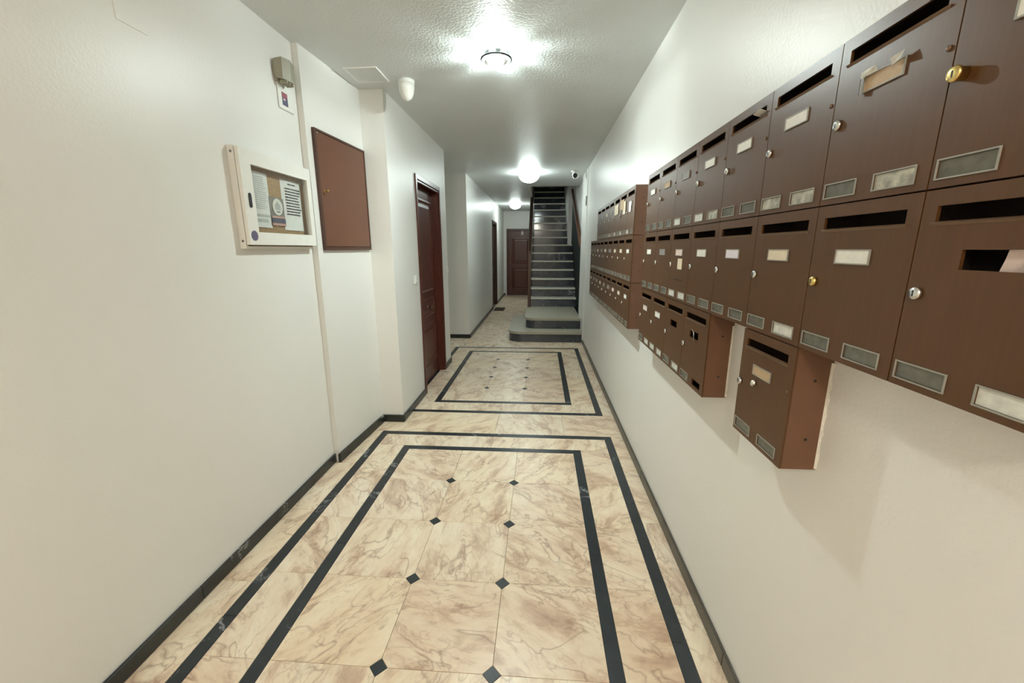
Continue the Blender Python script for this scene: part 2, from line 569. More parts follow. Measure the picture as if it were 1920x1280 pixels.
dm.f = [(0, 1, 2, 3)] + [(4 + i, 4 + (i + 1) % 4, (i + 1) % 4, i) for i in range(4)]
diamond = dm.mesh('diamond', 'inset_marble')

SW = .055
FX0, FX1 = -.948, .251                    # field of three slabs
FC = [FX0, -.55, -.15, FX1]
OX0, OX1 = -1.252, .561                   # outer strip, outer edges
def split(a, b, n):
    return [a + (b - a) * i / n for i in range(n + 1)]
def strip_run(x0, x1, y0, y1, along, n):
    if along == 'y':
        ys = split(y0, y1, n)
        for a, b in zip(ys, ys[1:]): tile(x0, x1, a, b, 'dark_marble', name='strip')
    else:
        xs = split(x0, x1, n)
        for a, b in zip(xs, xs[1:]): tile(a, b, y0, y1, 'dark_marble', name='strip')
def carpet(rows, oy0, oy1):
    y0, y1 = rows[0], rows[-1]
    nr = len(rows) - 1
    for j in range(nr):
        for i in range(3):
            cl = (int(i > 0 and j > 0), int(i < 2 and j > 0), int(i < 2 and j < nr - 1), int(i > 0 and j < nr - 1))
            tile(FC[i], FC[i + 1], rows[j], rows[j + 1], clips=cl)
    for j in range(1, nr):
        for i in (1, 2):
            link('diamond', diamond, floor, (FC[i], rows[j], 0))
    # inner strip
    strip_run(FX0 - SW, FX0, y0 - SW, y1 + SW, 'y', 2)
    strip_run(FX1, FX1 + SW, y0 - SW, y1 + SW, 'y', 2)
    strip_run(FX0, FX1, y0 - SW, y0, 'x', 1)
    strip_run(FX0, FX1, y1, y1 + SW, 'x', 1)
    # cream band
    by = [oy0 + SW, y0 - SW] + rows[1:-1] + [y1 + SW, oy1 - SW]
    bys = [y0 - SW] + rows[1:-1] + [y1 + SW]
    for a, b in zip(bys, bys[1:]):
        tile(OX0 + SW, FX0 - SW, a, b)
        tile(FX1 + SW, OX1 - SW, a, b)
    for a, b in ((oy0 + SW, y0 - SW), (y1 + SW, oy1 - SW)):
        tile(OX0 + SW, -.35, a, b); tile(-.35, OX1 - SW, a, b)
    # outer strip
    strip_run(OX0, OX0 + SW, oy0, oy1, 'y', 3)
    strip_run(OX1 - SW, OX1, oy0, oy1, 'y', 3)
    strip_run(OX0 + SW, OX1 - SW, oy0, oy0 + SW, 'x', 2)
    strip_run(OX0 + SW, OX1 - SW, oy1 - SW, oy1, 'x', 2)
    # margin along the walls
    for a, b in zip(split(oy0, oy1, 5), split(oy0, oy1, 5)[1:]):
        tile(OX1, XR, a, b); tile(-1.402, OX0, a, b)
carpet([.72, 1.12, 1.519, 1.917, 2.315, 2.715], .425, 3.005)
carpet([3.715, 4.1, 4.485, 4.87, 5.255, 5.64], 3.415, 5.93)
for a, b in zip([-1.402, -1.1, -.35, .2], [-1.1, -.35, .2, XR]):
    tile(a, b, 3.005, 3.415)
xs = split(-1.402, XR, 5)
ys = split(YB, .425, 7)
for a, b in zip(ys, ys[1:]):
    for c, d in zip(xs, xs[1:]): tile(c, d, a, b)
# hall beyond the second carpet, and the side passage
xs = [-1.402, -1.15, -.75, -.35, .05, .35, XR]
for c, d in zip(xs, xs[1:]): tile(c, d, 5.93, 6.33)
for j in range(17):
    for c, d in ((-1.15, -.75), (-.75, -.35), (-.35, .05)):
        tile(c, d, 6.33 + .39235 * j, 6.33 + .39235 * (j + 1))
for a, b in ((5.09, 5.55), (5.55, 6.0), (6.0, 6.55)):
    for c, d in ((-1.8, -1.402), (-2.2, -1.8), (-2.6, -2.2), (-3.0, -2.6)): tile(c, d, a, b)
tile(-1.402, -1.15, 6.33, 6.55)

# ------------------------------------------------------------------ skirting
BH = .062
def skirting(name, pieces, mat):
    """each piece is a slab of its own: (x0, x1, y0, y1) outline or four points"""
    root = struct_root(name, (0, 0, 0))
    for q in pieces:
        if len(q) == 4 and not isinstance(q[0], tuple):
            MB().box(q[0], q[1], q[2], q[3], 0.0005, BH, .003).build('skirting_slab', mat, root)
        else:
            MB().prism(list(q), 0.0005, BH).build('skirting_slab', mat, root)
    return root
T = .014
def runs_y(x0, x1, ys): return [(x0, x1, a + .0005, b - .0005) for a, b in zip(ys, ys[1:])]
skirting('baseboard_left', runs_y(XL, XL + T, [YB, -.9, .35, 1.35, 2.5]), 'skirting_marble')
skirting('baseboard_left_middle', [((-1.367, 2.486), (-1.352, 2.486), (-1.329, 2.84), (-1.344, 2.84)), ((-1.344, 2.842), (-1.329, 2.842), (-1.306, 3.175), (-1.322, 3.175))], 'skirting_marble')
skirting('baseboard_left_door', [(-1.322, XD + T, 3.19 - T, 3.19)] + runs_y(XD, XD + T, [3.19, D1A - .02]) + runs_y(XD, XD + T, [D1B + .03, 5.09]), 'skirting_marble')
skirting('baseboard_right', runs_y(XR - .012, XR, [YB, -1.2, 0, 1.2, 2.4, 3.6, 4.8, 6.0, 6.24]), 'brown_skirting')
skirting('baseboard_passage', [(-3.0, -2.1, 6.55 - T, 6.55), (-2.1, -1.15 + T, 6.55 - T, 6.55)], 'skirting_marble')
skirting('baseboard_left_far', runs_y(-1.15, -1.15 + T, [6.55, 7.7, 8.8, D2A - .05]) + runs_y(-1.15, -1.15 + T, [D2B + .05, 11.9, 13.0]), 'skirting_marble')
skirting('baseboard_end', [(-1.136, D3A - .06, 13.0 - T, 13.0)], 'skirting_marble')

# ------------------------------------------------------------------ doors
PANEL = [(0, 0), (.006, .012), (.022, .014), (.034, .004), (.05, .002), (.085, .011)]
def door(name, loc, rotz, W, H, recess, mat, panels, cas=.045):
    """local: x across, -y towards the viewer, wall face at y = 0"""
    r = struct_root(name, loc, rotz)
    e = .0015
    for s, (a, b) in enumerate(((-cas * .35, .028), (W - .028, W + cas * .35))):
        MB().box(a, b, -.014, -.0006, 0.001, H + cas * .3, .004).build('casing', mat, r)
        MB().box(max(a, e), min(b, W - e), -.0006, recess + .045, 0.001, H - e).build('jamb', mat, r)
    MB().box(.028, W - .028, -.014, -.0006, H - .03, H + cas * .3, .004).build('casing', mat, r)
    MB().box(.028, W - .028, -.0006, recess + .045, H - .03, H - e).build('lintel', mat, r)
    MB().box(.028, W - .028, -.004, .02, H - .05, H - .031, .003).build('head_moulding', mat, r)
    leaf = MB().box(.030, W - .030, recess, recess + .04, .006, H - .033).build('door_leaf', mat, r)
    for x0, x1, z0, z1 in panels:
        MB().rings(x0, x1, z0, z1, PANEL, recess - .0005).build('panel', mat, leaf)
    return r, leaf
W1 = D1B - D1A
d1, leaf1 = door('door_1', (XD, D1A, 0), HALF, W1, D1H, .075, 'mahogany',
                 [(.12, W1 - .12, .97, 1.93), (.12, W1 - .12, .70, .91), (.12, W1 - .12, .16, .64)])
kn = MB().lathe([(.026, 0), (.026, .006), (.010, .010), (.010, .032), (.024, .040), (.027, .052), (.020, .062), (.006, .066)], 18, '-Y').build('knob', 'bronze', leaf1, (W1 / 2, .065, .815), True)
MB().lathe([(.011, 0), (.011, .005), (.006, .007)], 14, '-Y').build('peephole', 'bronze', leaf1, (W1 / 2, .075, 1.50), True)
W2 = D2B - D2A
door('door_2', (-1.15, D2A, 0), HALF, W2, D2H, .07, 'mahogany_dark', [(.13, W2 - .13, 1.0, 1.90), (.13, W2 - .13, .18, .84)])
W3 = D3B - D3A
d3, leaf3 = door('door_3', (D3A, 13.0, 0), 0.0, W3, D3H, .05, 'mahogany', [(.15, W3 - .12, .98, 1.76), (.15, W3 - .12, .16, .86)])
MB().lathe([(.02, 0), (.02, .006), (.010, .010), (.010, .03), (.024, .04), (.022, .056), (.006, .06)], 14, '-Y').build('knob', 'dull_brass', leaf3, (.09, .05, 1.0), True)
MB().box(.44, .50, .046, .0495, 1.85, 1.97).build('door_number_plate', 'card_white', leaf3)
mat_o = MB().box(-1.105, -.86, 9.62, 10.12, .0005, .013, .004).build('door_mat', 'mat_fibre')
tag(mat_o, 'small dark brown doormat on the floor by the second door', 'doormat')

# ------------------------------------------------------------------ staircase
st = thing('staircase', 'straight flight of polished dark marble risers and pale stone treads at the corridor end', 'stairs', (0, 6.33, 0))
SY = 6.33
def rounded(x0, x1, y0, y1, r, n=8):
    pts = [(x1, y1), (x0, y1)]
    for i in range(n + 1):
        a = PI + HALF * i / n
        pts.append((x0 + r + r * math.cos(a), y0 + r + r * math.sin(a)))
    pts.append((x1, y0))
    return pts
X1 = XR - .0095
MB().prism(rounded(-.49, X1, 0, 1.65, .19), 0.0005, .125).build('riser', 'riser_marble', st)
MB().prism(rounded(-.505, X1, -.015, 1.65, .20), .125, .163).build('tread', 'tread_stone', st)
MB().prism(rounded(-.235, X1, .27, 1.65, .15), .163, .297).build('riser', 'riser_marble', st)
MB().prism(rounded(-.25, .3195, .255, 1.65, .16), .297, .335).build('tread', 'tread_stone', st)
MB().box(.3205, X1, .255, 1.65, .297, .335).build('tread', 'tread_stone', st)
Y3, RH, TD = 8.0 - SY, .17, .2375
for i in range(18):
    y, z = Y3 + TD * i, .335 + RH * i
    xr = .69 if y + SY < 9.60 else .598
    MB().box(-.185, xr, y, y + .02, z, z + RH - .03).build('riser', 'riser_marble', st)
    tm = MB().box(-.195, xr, y - .022, y + TD + .004, z + RH - .03, z + RH, .004)
    tm.build('tread', 'tread_edge', st)
# solid side of the flight towards the hall
side = [(Y3 + .02, .3355)]
for i in range(18):
    side += [(Y3 + .02 + TD * i, .335 + RH * (i + 1) - .031), (Y3 + .02 + TD * (i + 1), .335 + RH * (i + 1) - .031)]
side += [(Y3 + .02 + TD * 18, .3355)]
sm = MB()
n = len(side)
sm.v = [(-.185, y, z) for y, z in side] + [(-.165, y, z) for y, z in side]
sm.f = [tuple(range(n)), tuple(reversed(range(n, 2 * n)))] + [(i, n + i, n + (i + 1) % n, (i + 1) % n) for i in range(n)]
sm.build('side_wall', 'wall_paint', st)
# pale sloping skirting on the right of the flight
sk = MB()
a0, a1 = (1.62, .336), (3.28, .336 + 1.19)
sk.v = [(.6905, a0[0], a0[1]), (.6905, a1[0], a1[1]), (.6905, a1[0], a1[1] + .16), (.6905, a0[0], a0[1] + .16),
        (.6995, a0[0], a0[1]), (.6995, a1[0], a1[1]), (.6995, a1[0], a1[1] + .16), (.6995, a0[0], a0[1] + .16)]
sk.f = [(0, 3, 2, 1), (4, 5, 6, 7), (0, 1, 5, 4), (1, 2, 6, 5), (2, 3, 7, 6), (3, 0, 4, 7)]
sk.build('side_skirting', 'tread_edge', st)

# balustrade on the hall side
bal = thing('stair_balustrade', 'dark wooden newel post and sloping handrail on white spindles, left of the stairs', 'balustrade', (-.213, 8.0, .336))
MB().box(-.03, .03, -.10, -.04, 0, 1.02, .006).build('newel_post', 'mahogany_dark', bal)
MB().box(-.038, .038, -.108, -.032, 1.02, 1.05, .006).build('post_cap', 'mahogany_dark', bal)
rail = MB()
q0, q1 = (-.04, .97), (3.2, .97 + 3.24 * RH / TD)
for s in (0, 1):
    y, z = (q0, q1)[s]
    rail.v += [(-.03, y, z), (.03, y, z), (.034, y, z + .05), (.016, y, z + .075), (-.016, y, z + .075), (-.034, y, z + .05)]
rail.f = [tuple(range(6)), tuple(range(11, 5, -1))] + [(i, (i + 1) % 6, 6 + (i + 1) % 6, 6 + i) for i in range(6)]
rail.build('handrail', 'mahogany_dark', bal)
for i in range(12):
    y = .11 + TD * i
    zt = .97 + (y - q0[0]) * RH / TD
    MB().lathe([(.011, RH * (i + 1) - .0), (.011, RH * (i + 1) + .1), (.016, RH * (i + 1) + .14), (.010, RH * (i + 1) + .2), (.010, zt - .06), (.012, zt)], 8).build('spindle', 'white_plastic', bal, (.005, y, -.001))

# dark wainscot and handrail on the right-hand stair wall
wn = MB()
pts = [(7.01, .0), (9.635, .0), (9.635, 2.70), (7.01, 1.42)]
wn.v = [(.688, y, z) for y, z in pts] + [(.6995, y, z) for y, z in pts]
wn.f = [(3, 2, 1, 0), (4, 5, 6, 7)] + [(i, (i + 1) % 4, 4 + (i + 1) % 4, 4 + i) for i in range(4)]
for i, (y, z) in enumerate(pts):
    pass
wno = wn.build('stair_wainscot', 'dark_wainscot')
wno['kind'] = 'structure'
wno.name = 'trim_1'
hr = thing('wall_handrail', 'brown wooden handrail sloping up the right-hand wall of the stairs', 'handrail', (.66, 7.1, 1.46))
hm = MB()
for y, z in ((0, 0), (2.30, 1.17)):
    hm.v += [(-.022, y, z), (.022, y, z), (.022, y, z + .06), (-.022, y, z + .06)]
hm.f = [(0, 3, 2, 1), (4, 5, 6, 7)] + [(i, (i + 1) % 4, 4 + (i + 1) % 4, 4 + i) for i in range(4)]
hm.build('rail', 'rail_wood', hr)
for y in (.35, 1.95):
    MB().box(.0, .0275, y - .01, y + .01, .51 * y - .03, .51 * y + .01).build('bracket', 'steel_grey', hr)

# ------------------------------------------------------------------ mailboxes
BW, BHGT, BD = .2435, .30, .085
G = .0012
W0, W1_ = G, BW - G
H0, H1 = G, BHGT - .0016
SLOT = (.10 * BW, .89 * BW, .838 * BHGT, .918 * BHGT)
WINA = (.045 * BW, .38 * BW, .048 * BHGT, .130 * BHGT)
WINB = (.56 * BW, .89 * BW, .048 * BHGT, .130 * BHGT)
NAME = (.305 * BW, .655 * BW, .622 * BHGT, .712 * BHGT)
def cuts(a, b, rects, i):
    s = {a, b}
    for r_ in rects: s |= {r_[i], r_[i + 1]}
    return sorted(s)
def front_mesh(holes):
    return MB().plate(cuts(W0, W1_, holes, 0), cuts(H0, H1, holes, 2), holes, -BD, -BD + .005).mesh('front_panel', 'box_front')
FRONT = front_mesh([SLOT, WINA, WINB])
FRONT_OPEN = front_mesh([SLOT, WINA, WINB, NAME])
t_ = .0025
yb, yf = -.0006, -BD + .0055
bm_ = MB().box(W0, W0 + t_, yf, yb, H0, H1).box(W1_ - t_, W1_, yf, yb, H0, H1)
bm_.box(W0 + t_, W1_ - t_, yf, yb, H0, H0 + t_).box(W0 + t_, W1_ - t_, yf, yb, H1 - t_, H1).box(W0 + t_, W1_ - t_, yb - t_, yb, H0 + t_, H1 - t_)
BODY = bm_.mesh('body', 'box_side')
q_ = t_ + .0004  # added near-black lining: paints the slot interiors as dark as deep shade
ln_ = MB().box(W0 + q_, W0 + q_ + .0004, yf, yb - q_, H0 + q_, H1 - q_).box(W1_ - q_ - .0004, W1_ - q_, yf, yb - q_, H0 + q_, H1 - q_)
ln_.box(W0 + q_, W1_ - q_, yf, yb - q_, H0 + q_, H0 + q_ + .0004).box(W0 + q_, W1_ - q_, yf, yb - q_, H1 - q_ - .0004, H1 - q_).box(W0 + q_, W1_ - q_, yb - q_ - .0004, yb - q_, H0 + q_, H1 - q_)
SHADE_LINING = ln_.mesh('shade_lining', 'box_shade')
# sloping lip under the letter slot
lp = MB()
a, b, c = SLOT[0] - .004, SLOT[1] + .004, SLOT[2]
lp.quad((a, -BD - .0003, c - .004), (b, -BD - .0003, c - .004), (b, -BD - .004, c), (a, -BD - .004, c))
lp.quad((a, -BD - .004, c), (b, -BD - .004, c), (b, -BD + .004, c + .0025), (a, -BD + .004, c + .0025))
lp.quad((a, -BD - .0003, c - .004), (a, -BD - .004, c), (a, -BD + .004, c + .0025), (a, -BD + .004, c - .004))
lp.quad((b, -BD - .0003, c - .004), (b, -BD + .004, c - .004), (b, -BD + .004, c + .0025), (b, -BD - .004, c))
LIP = lp.mesh('slot_lip', 'box_lip')
def frame_of(r_, wdt, y0, y1):
    return MB().plate([r_[0] - wdt, r_[0], r_[1], r_[1] + wdt], [r_[2] - wdt, r_[2], r_[3], r_[3] + wdt], [r_], y0, y1)
RIM = {i: frame_of(r_, .0022, -BD - .0018, -BD - .0002).mesh('rim', 'rim_grey') for i, r_ in enumerate((WINA, WINB))}
NRIM = frame_of((NAME[0] + .002, NAME[1] - .002, NAME[2] + .002, NAME[3] - .002), .0022, -BD - .003, -BD - .0003).mesh('card_holder', 'rim_grey')
PANE = {}
for i, r_ in enumerate((WINA, WINB)):
    for k_ in ('pane_grey', 'pane_white', 'pane_smear'):
        PANE[i, k_] = MB().box(r_[0] + .0003, r_[1] - .0003, -BD + .0012, -BD + .0030, r_[2] + .0003, r_[3] - .0003).mesh('window_pane', k_)
CARD = {k_: MB().box(NAME[0] + .002, NAME[1] - .002, -BD - .0018, -BD - .0003, NAME[2] + .002, NAME[3] - .002).mesh('name_card', k_)
        for k_ in ('card_white', 'card_cream', 'card_tan', 'card_pink', 'card_lilac', 'card_grey')}
LOCK = {}
for nm, mt in (('silver', 'chrome'), ('brass', 'brass')):
    LOCK[nm] = MB().lathe([(.0098, 0), (.0098, .004), (.0088, .0065), (.004, .0072)], 18, '-Y').mesh('lock', mt, True)
LOCK['long'] = MB().lathe([(.0090, 0), (.0090, .010), (.0104, .0105), (.0104, .0145), (.009, .0158), (.004, .016)], 20, '-Y').mesh('lock', 'brass', True)
KEY = MB().box(-.0011, .0011, -.0004, .0, -.0045, .0045).mesh('keyhole', 'black')
STUD = MB().lathe([(.0042, 0), (.0038, .0022), (.0015, .003)], 10, '-Y').mesh('stud', 'box_lip', True)
HOLE = MB().box(-.0004, .0004, -.003, .003, -.003, .003).mesh('screw_hole', 'black')

def mailbox(y0, zb, label, group, card='card_white', lock='silver', wins=('pane_grey', 'pane_grey'), stud=False, open_=False, side=False, lock_u=.085, lock_w=.495):
    r = thing('mailbox', label, 'mailbox', (XR, y0 + BW, zb), -HALF, group)
    bo_ = link('body', BODY, r)
    link('shade_lining', SHADE_LINING, bo_)
    fr_ = link('front_panel', FRONT_OPEN if open_ else FRONT, r)
    link('slot_lip', LIP, fr_)
    for i in (0, 1):
        if wins[i]:
            pn = link('window_pane', PANE[i, wins[i]], fr_)
            link('rim', RIM[i], fr_)
    if card and not open_:
        link('card_holder', NRIM, fr_)
        link('name_card', CARD[card], fr_)
    lk = link('lock', LOCK[lock], r, (lock_u * BW, -BD - .0002, lock_w * BHGT))
    link('keyhole', KEY, lk, (0, -.0159 if lock == 'long' else -.0071, 0))
    if stud:
        link('stud', STUD, fr_, (.955 * BW, -BD - .0001, .64 * BHGT))
    if side:
        link('screw_hole', HOLE, r, (W1_ + .0002, -.035, .74 * BHGT))
        link('screw_hole', HOLE, r, (W1_ + .0002, -.035, .26 * BHGT))
    return r, fr_

ORD = ['first', 'second', 'third', 'fourth', 'fifth', 'sixth', 'seventh', 'eighth', 'ninth']
Z1, Z2, Z3 = 1.514, 1.214, .914
YN = .69
g_, w_, s_ = 'pane_grey', 'pane_white', 'pane_smear'
GN = 'brown mailboxes of the nearer bank'
GF = 'brown mailboxes of the farther bank'
# nearer bank, top row: column index counted from the first box that starts at YN
TOP = {-1: ('card_white', 'long', (g_, g_), 'with a protruding brass lock'),
       0: ('card_tan', 'silver', (g_, s_), 'with torn tan name card'),
       1: ('card_white', 'silver', (s_, s_), 'with white name card'),
       2: ('card_white', 'silver', (g_, g_), 'with paper in its slot'),
       3: ('card_white', 'silver', (w_, s_), 'with white name card'),
       4: ('card_grey', 'silver', (w_, g_), 'with dull grey name card'),
       5: ('card_tan', 'silver', (g_, g_), 'with faded tan name card'),
       6: ('card_white', 'silver', (g_, g_), 'with white name card')}
MID = {-1: (None, 'silver', (g_, w_), 'with open name hole'),
       0: ('card_white', 'brass', (g_, g_), 'with a flat brass lock'),
       1: ('card_cream', 'silver', (g_, w_), 'with cream name card'),
       2: ('card_lilac', 'silver', (g_, g_), 'with pale lilac name card'),
       3: ('card_white', 'silver', (g_, g_), 'with white name card'),
       4: ('card_pink', 'silver', (w_, w_), 'with a note stuck on it'),
       5: ('card_grey', 'silver', (g_, g_), 'with grey name card'),
       6: ('card_white', 'silver', (g_, g_), 'with white name card')}
LOW = {3: (None, 'silver', (g_, None), 'with torn name hole'),
       4: (None, 'silver', (g_, w_), 'with empty name hole'),
       5: ('card_white', 'silver', (w_, w_), 'with white name card'),
       6: ('card_pink', 'silver', (g_, w_), 'with pinkish name card')}
NB = {}
for row, zb, dct, rn in (('T', Z1, TOP, 'top'), ('M', Z2, MID, 'middle')):
    for k, (cd, lk, wn_, ft) in dct.items():
        lab = 'brown mailbox %s, %s from right in %s row, nearer bank' % (ft, ORD[k + 1], rn)
        NB[row, k] = mailbox(YN + BW * k, zb, lab, GN, cd, lk, wn_, stud=(row == 'T'), open_=cd is None)
for k, (cd, lk, wn_, ft) in LOW.items():
    lab = 'brown mailbox %s, %s from right in the low row of four' % (ft, ORD[k - 3])
    NB['L', k] = mailbox(YN + BW * k, Z3, lab, GN, cd, lk, wn_, open_=cd is None, side=(k == 3))
NB['L', 1] = mailbox(YN + BW, Z3, 'single brown mailbox with tan name card hanging alone below the nearer bank', GN, 'card_tan', 'silver', (g_, g_), stud=True, side=True, lock_u=.06)
# extras seen on single boxes
fr_ = NB['L', 1][1]
ex = MB().lathe([(.008, 0), (.008, .005), (.005, .010), (.003, .011)], 12, '-Y').build('latch', 'chrome', fr_, (.37 * BW, -BD, .555 * BHGT), True)
MB().box(-.006, .006, -.010, -.002, -.009, -.003, .001).build('latch_tongue', 'chrome', ex)
fr_ = NB['M', 4][1]
MB().box(.44 * BW, .66 * BW, -BD - .0012, -BD - .0003, .44 * BHGT, .585 * BHGT).build('stuck_note', 'card_cream', fr_)
MB().box(.30 * BW, .74 * BW, -BD - .0008, -BD + .0002, .288 * BHGT, .300 * BHGT).build('scratch', 'black', fr_)
fr_ = NB['T', 0][1]
x0, x1, z0, z1 = NAME
for q in ([(x0 - .006, -BD - .004, z0 - .002), (x0 + .001, -BD - .010, z0 - .002), (x0 + .001, -BD - .010, z1 + .006), (x0 - .006, -BD - .004, z1 + .002)],
          [(x0 + .001, -BD - .010, z1 - .004), (x0 + .034, -BD - .006, z1 - .002), (x0 + .034, -BD - .011, z1 + .007), (x0 + .001, -BD - .010, z1 + .006)],
          [(x1 - .022, -BD - .006, z1 - .006), (x1 + .003, -BD - .012, z1 - .006), (x1 + .003, -BD - .008, z1 + .008), (x1 - .022, -BD - .010, z1 + .005)]):
    MB().quad(*q).build('torn_plastic', 'torn_film', fr_)
# envelopes and leaflets poking out of boxes are things of their own
def sheet(name, label, cat, verts, faces, mat, loc, rotz=-HALF, thick=.0008):
    me = MB(); me.v = verts; me.f = faces
    o = me.build(name, mat, None, loc)
    o.rotation_euler = (0, 0, rotz)
    md = o.modifiers.new('thickness', 'SOLIDIFY'); md.thickness = thick
    return tag(o, label, cat)
x0, x1, z0, z1 = SLOT
sheet('envelope', 'corner of a white envelope sticking out of a top-row mailbox slot', 'envelope',
      [(x1 - .055, -BD + .03, z0 + .004), (x1 - .008, -BD + .03, z0 + .004), (x1 - .006, -BD - .014, z0 + .016), (x1 - .040, -BD - .014, z0 + .012)],
      [(0, 1, 2, 3)], 'card_white', (XR, YN + BW * 3, Z1))
x0, x1, z0, z1 = NAME
sheet('leaflet', 'pink and white leaflet behind the open name hole of the nearest mailbox', 'leaflet',
      [(x0 + .038, -BD + .012, z0 - .01), (x1 + .03, -BD + .012, z0 - .01), (x1 + .03, -BD + .008, z1 + .01), (x0 + .052, -BD + .008, z1 + .01), (x0 + .046, -BD + .010, (z0 + z1) / 2)],
      [(0, 1, 2, 3, 4)], 'card_pink', (XR, YN, Z2))
sheet('torn_paper', 'torn white paper curling from the ripped name hole of a low mailbox', 'paper',
      [(x0 + .045, -BD - .001, z0 + .002), (x0 + .060, -BD - .006, z0 - .004), (x0 + .066, -BD - .010, z0 + .012), (x0 + .040, -BD - .004, z1 + .002), (x0 + .012, -BD - .001, z1 + .004), (x0 + .040, -BD + .001, z1 - .006)],
      [(0, 1, 2, 3), (0, 3, 4, 5)], 'card_white', (XR, YN + BW * 4, Z3))

# farther bank
YF = 2.70
FN = {'T': (Z1, 7, 'top'), 'M': (Z2, 9, 'middle'), 'L': (Z3, 9, 'bottom')}
FCARD = {'T': ['card_white', 'card_cream', 'card_white', 'card_grey', 'card_cream', 'card_grey', 'card_grey'],
         'M': ['card_white', 'card_cream', 'card_cream', 'card_grey', 'card_cream', 'card_grey', 'card_cream', 'card_grey', 'card_grey'],
         'L': ['card_white', 'card_cream', 'card_pink', 'card_grey', 'card_grey', 'card_cream', 'card_grey', 'card_grey', 'card_cream']}
CN = {'card_white': 'white', 'card_cream': 'cream', 'card_grey': 'greyish', 'card_pink': 'pinkish'}
FB = {}
for row, (zb, n_, rn) in FN.items():
    for k in range(n_):
        cd = FCARD[row][k]
        nth = 'nearest' if k == 0 else ('farthest' if k == n_ - 1 else ORD[k] + ' from the near end')
        lab = 'brown mailbox with %s name card, %s in %s row, farther bank' % (CN[cd], nth, rn)
        FB[row, k] = mailbox(YF + BW * k, zb, lab, GF, cd, 'silver', (s_ if (row == 'T' and k < 4) else g_, g_), side=(k == 0))
for k, mt, (a, b, c, d) in ((0, 'card_white', (.33, .60, .50, .715)), (1, 'card_tan', (.12, .62, .62, .84)), (1, 'card_cream', (.50, .86, .50, .78)), (2, 'card_cream', (.1, .75, .56, .80))):
    MB().box(a * BW, b * BW, -BD - .0034 - .0006 * (mt == 'card_tan'), -BD - .0031, c * BHGT, d * BHGT).build('stuck_note', mt, FB['T', k][1])

# ragged filler where the two low groups meet the wall
def bead(label, ynear, zb):
    rnd = random.Random(3 + int(ynear * 100))
    mb = MB()
    z = zb + .004
    edge = []
    while z < zb + .27:
        edge.append((z, .002 + rnd.random() ** 2 * .0055))
        z += .006 + rnd.random() * .012
    b = 0
    for z, d in edge:
        mb.v += [(XR - .0008, ynear, z), (XR - .006, ynear, z), (XR - .0008, ynear - d, z)]
    for i in range(len(edge) - 1):
        for j in range(3):
            k = (j + 1) % 3
            mb.f.append((3 * i + j, 3 * i + k, 3 * i + 3 + k, 3 * i + 3 + j))
    o = mb.build('filler_bead', 'caulk')
    tag(o, label, 'filler')
bead('ragged white filler along the wall edge of the single low mailbox', YN + BW + G - .0003, Z3)
bead('ragged white filler along the wall edge of the low row of four mailboxes', YN + BW * 3 + G - .0003, Z3)

# ------------------------------------------------------------------ notice board
# local: x along the wall away from the camera, -y towards the viewer, z up; wall face at y = 0
NBY, NBZ, NBW, NBH, NBD = 1.880, 1.434, .588, .452, .050
nb = thing('notice_board', 'white metal glazed notice board with purple sticker on the left wall', 'notice board', (XL, NBY, NBZ), HALF)
cs = MB().plate([0, .012, NBW - .012, NBW], [0, .012, NBH - .012, NBH], [(.012, NBW - .012, .012, NBH - .012)], -.030, -.0006)
cs.build('case', 'white_enamel', nb)
MB().box(.012, NBW - .012, -.005, -.0008, .012, NBH - .012).build('cork_backing', 'cork', nb)
dr = MB().plate([.003, .075, .545, NBW - .003], [.018, .078, .384, NBH - .004], [(.075, .545, .078, .384)], -NBD, -.032)
dr = dr.build('door_frame', 'white_enamel', nb)
MB().box(.0752, .5448, -.040, -.037, .0782, .3838).build('glass_pane', 'clear_glass', dr)
sl = []
for i in range(13): sl.append((.040 + .009 * math.cos(PI * i / 12), .220 + .024 + .009 * math.sin(PI * i / 12)))
for i in range(13): sl.append((.040 - .009 * math.cos(PI * i / 12), .196 - .009 * math.sin(PI * i / 12)))
hd = MB(); nn = len(sl)
hd.v = [(x, -NBD - .003, z) for x, z in sl] + [(x, -NBD - .0002, z) for x, z in sl]
hd.f = [tuple(range(nn - 1, -1, -1))] + [(i, (i + 1) % nn, nn + (i + 1) % nn, nn + i) for i in range(nn)]
hd.build('finger_pull', 'black', dr)
MB().lathe([(.0235, 0), (.0235, .0008)], 28, '-Y').build('round_sticker', 'sticker_purple', dr, (.039, -NBD - .0001, .060))
for z in (.425, .035):
    mb = MB()
    mb.lathe([(.006, 0), (.005, .002)], 12, '-Y')
    mb.v = [(y, x, q) for x, y, q in mb.v]      # face the near end
    mb.build('screw', 'steel_grey', nb, (-.0001, -.016, z))
for z in (.335, .105):
    MB().box(NBW - .002, NBW + .008, -.042, -.030, z - .03, z + .03, .002).build('hinge', 'white_enamel', nb)
    for dz in (-.018, .018):
        MB().box(NBW + .001, NBW + .006, -.0435, -.0418, z + dz - .003, z + dz + .003).build('hinge_screw', 'steel_grey', nb)

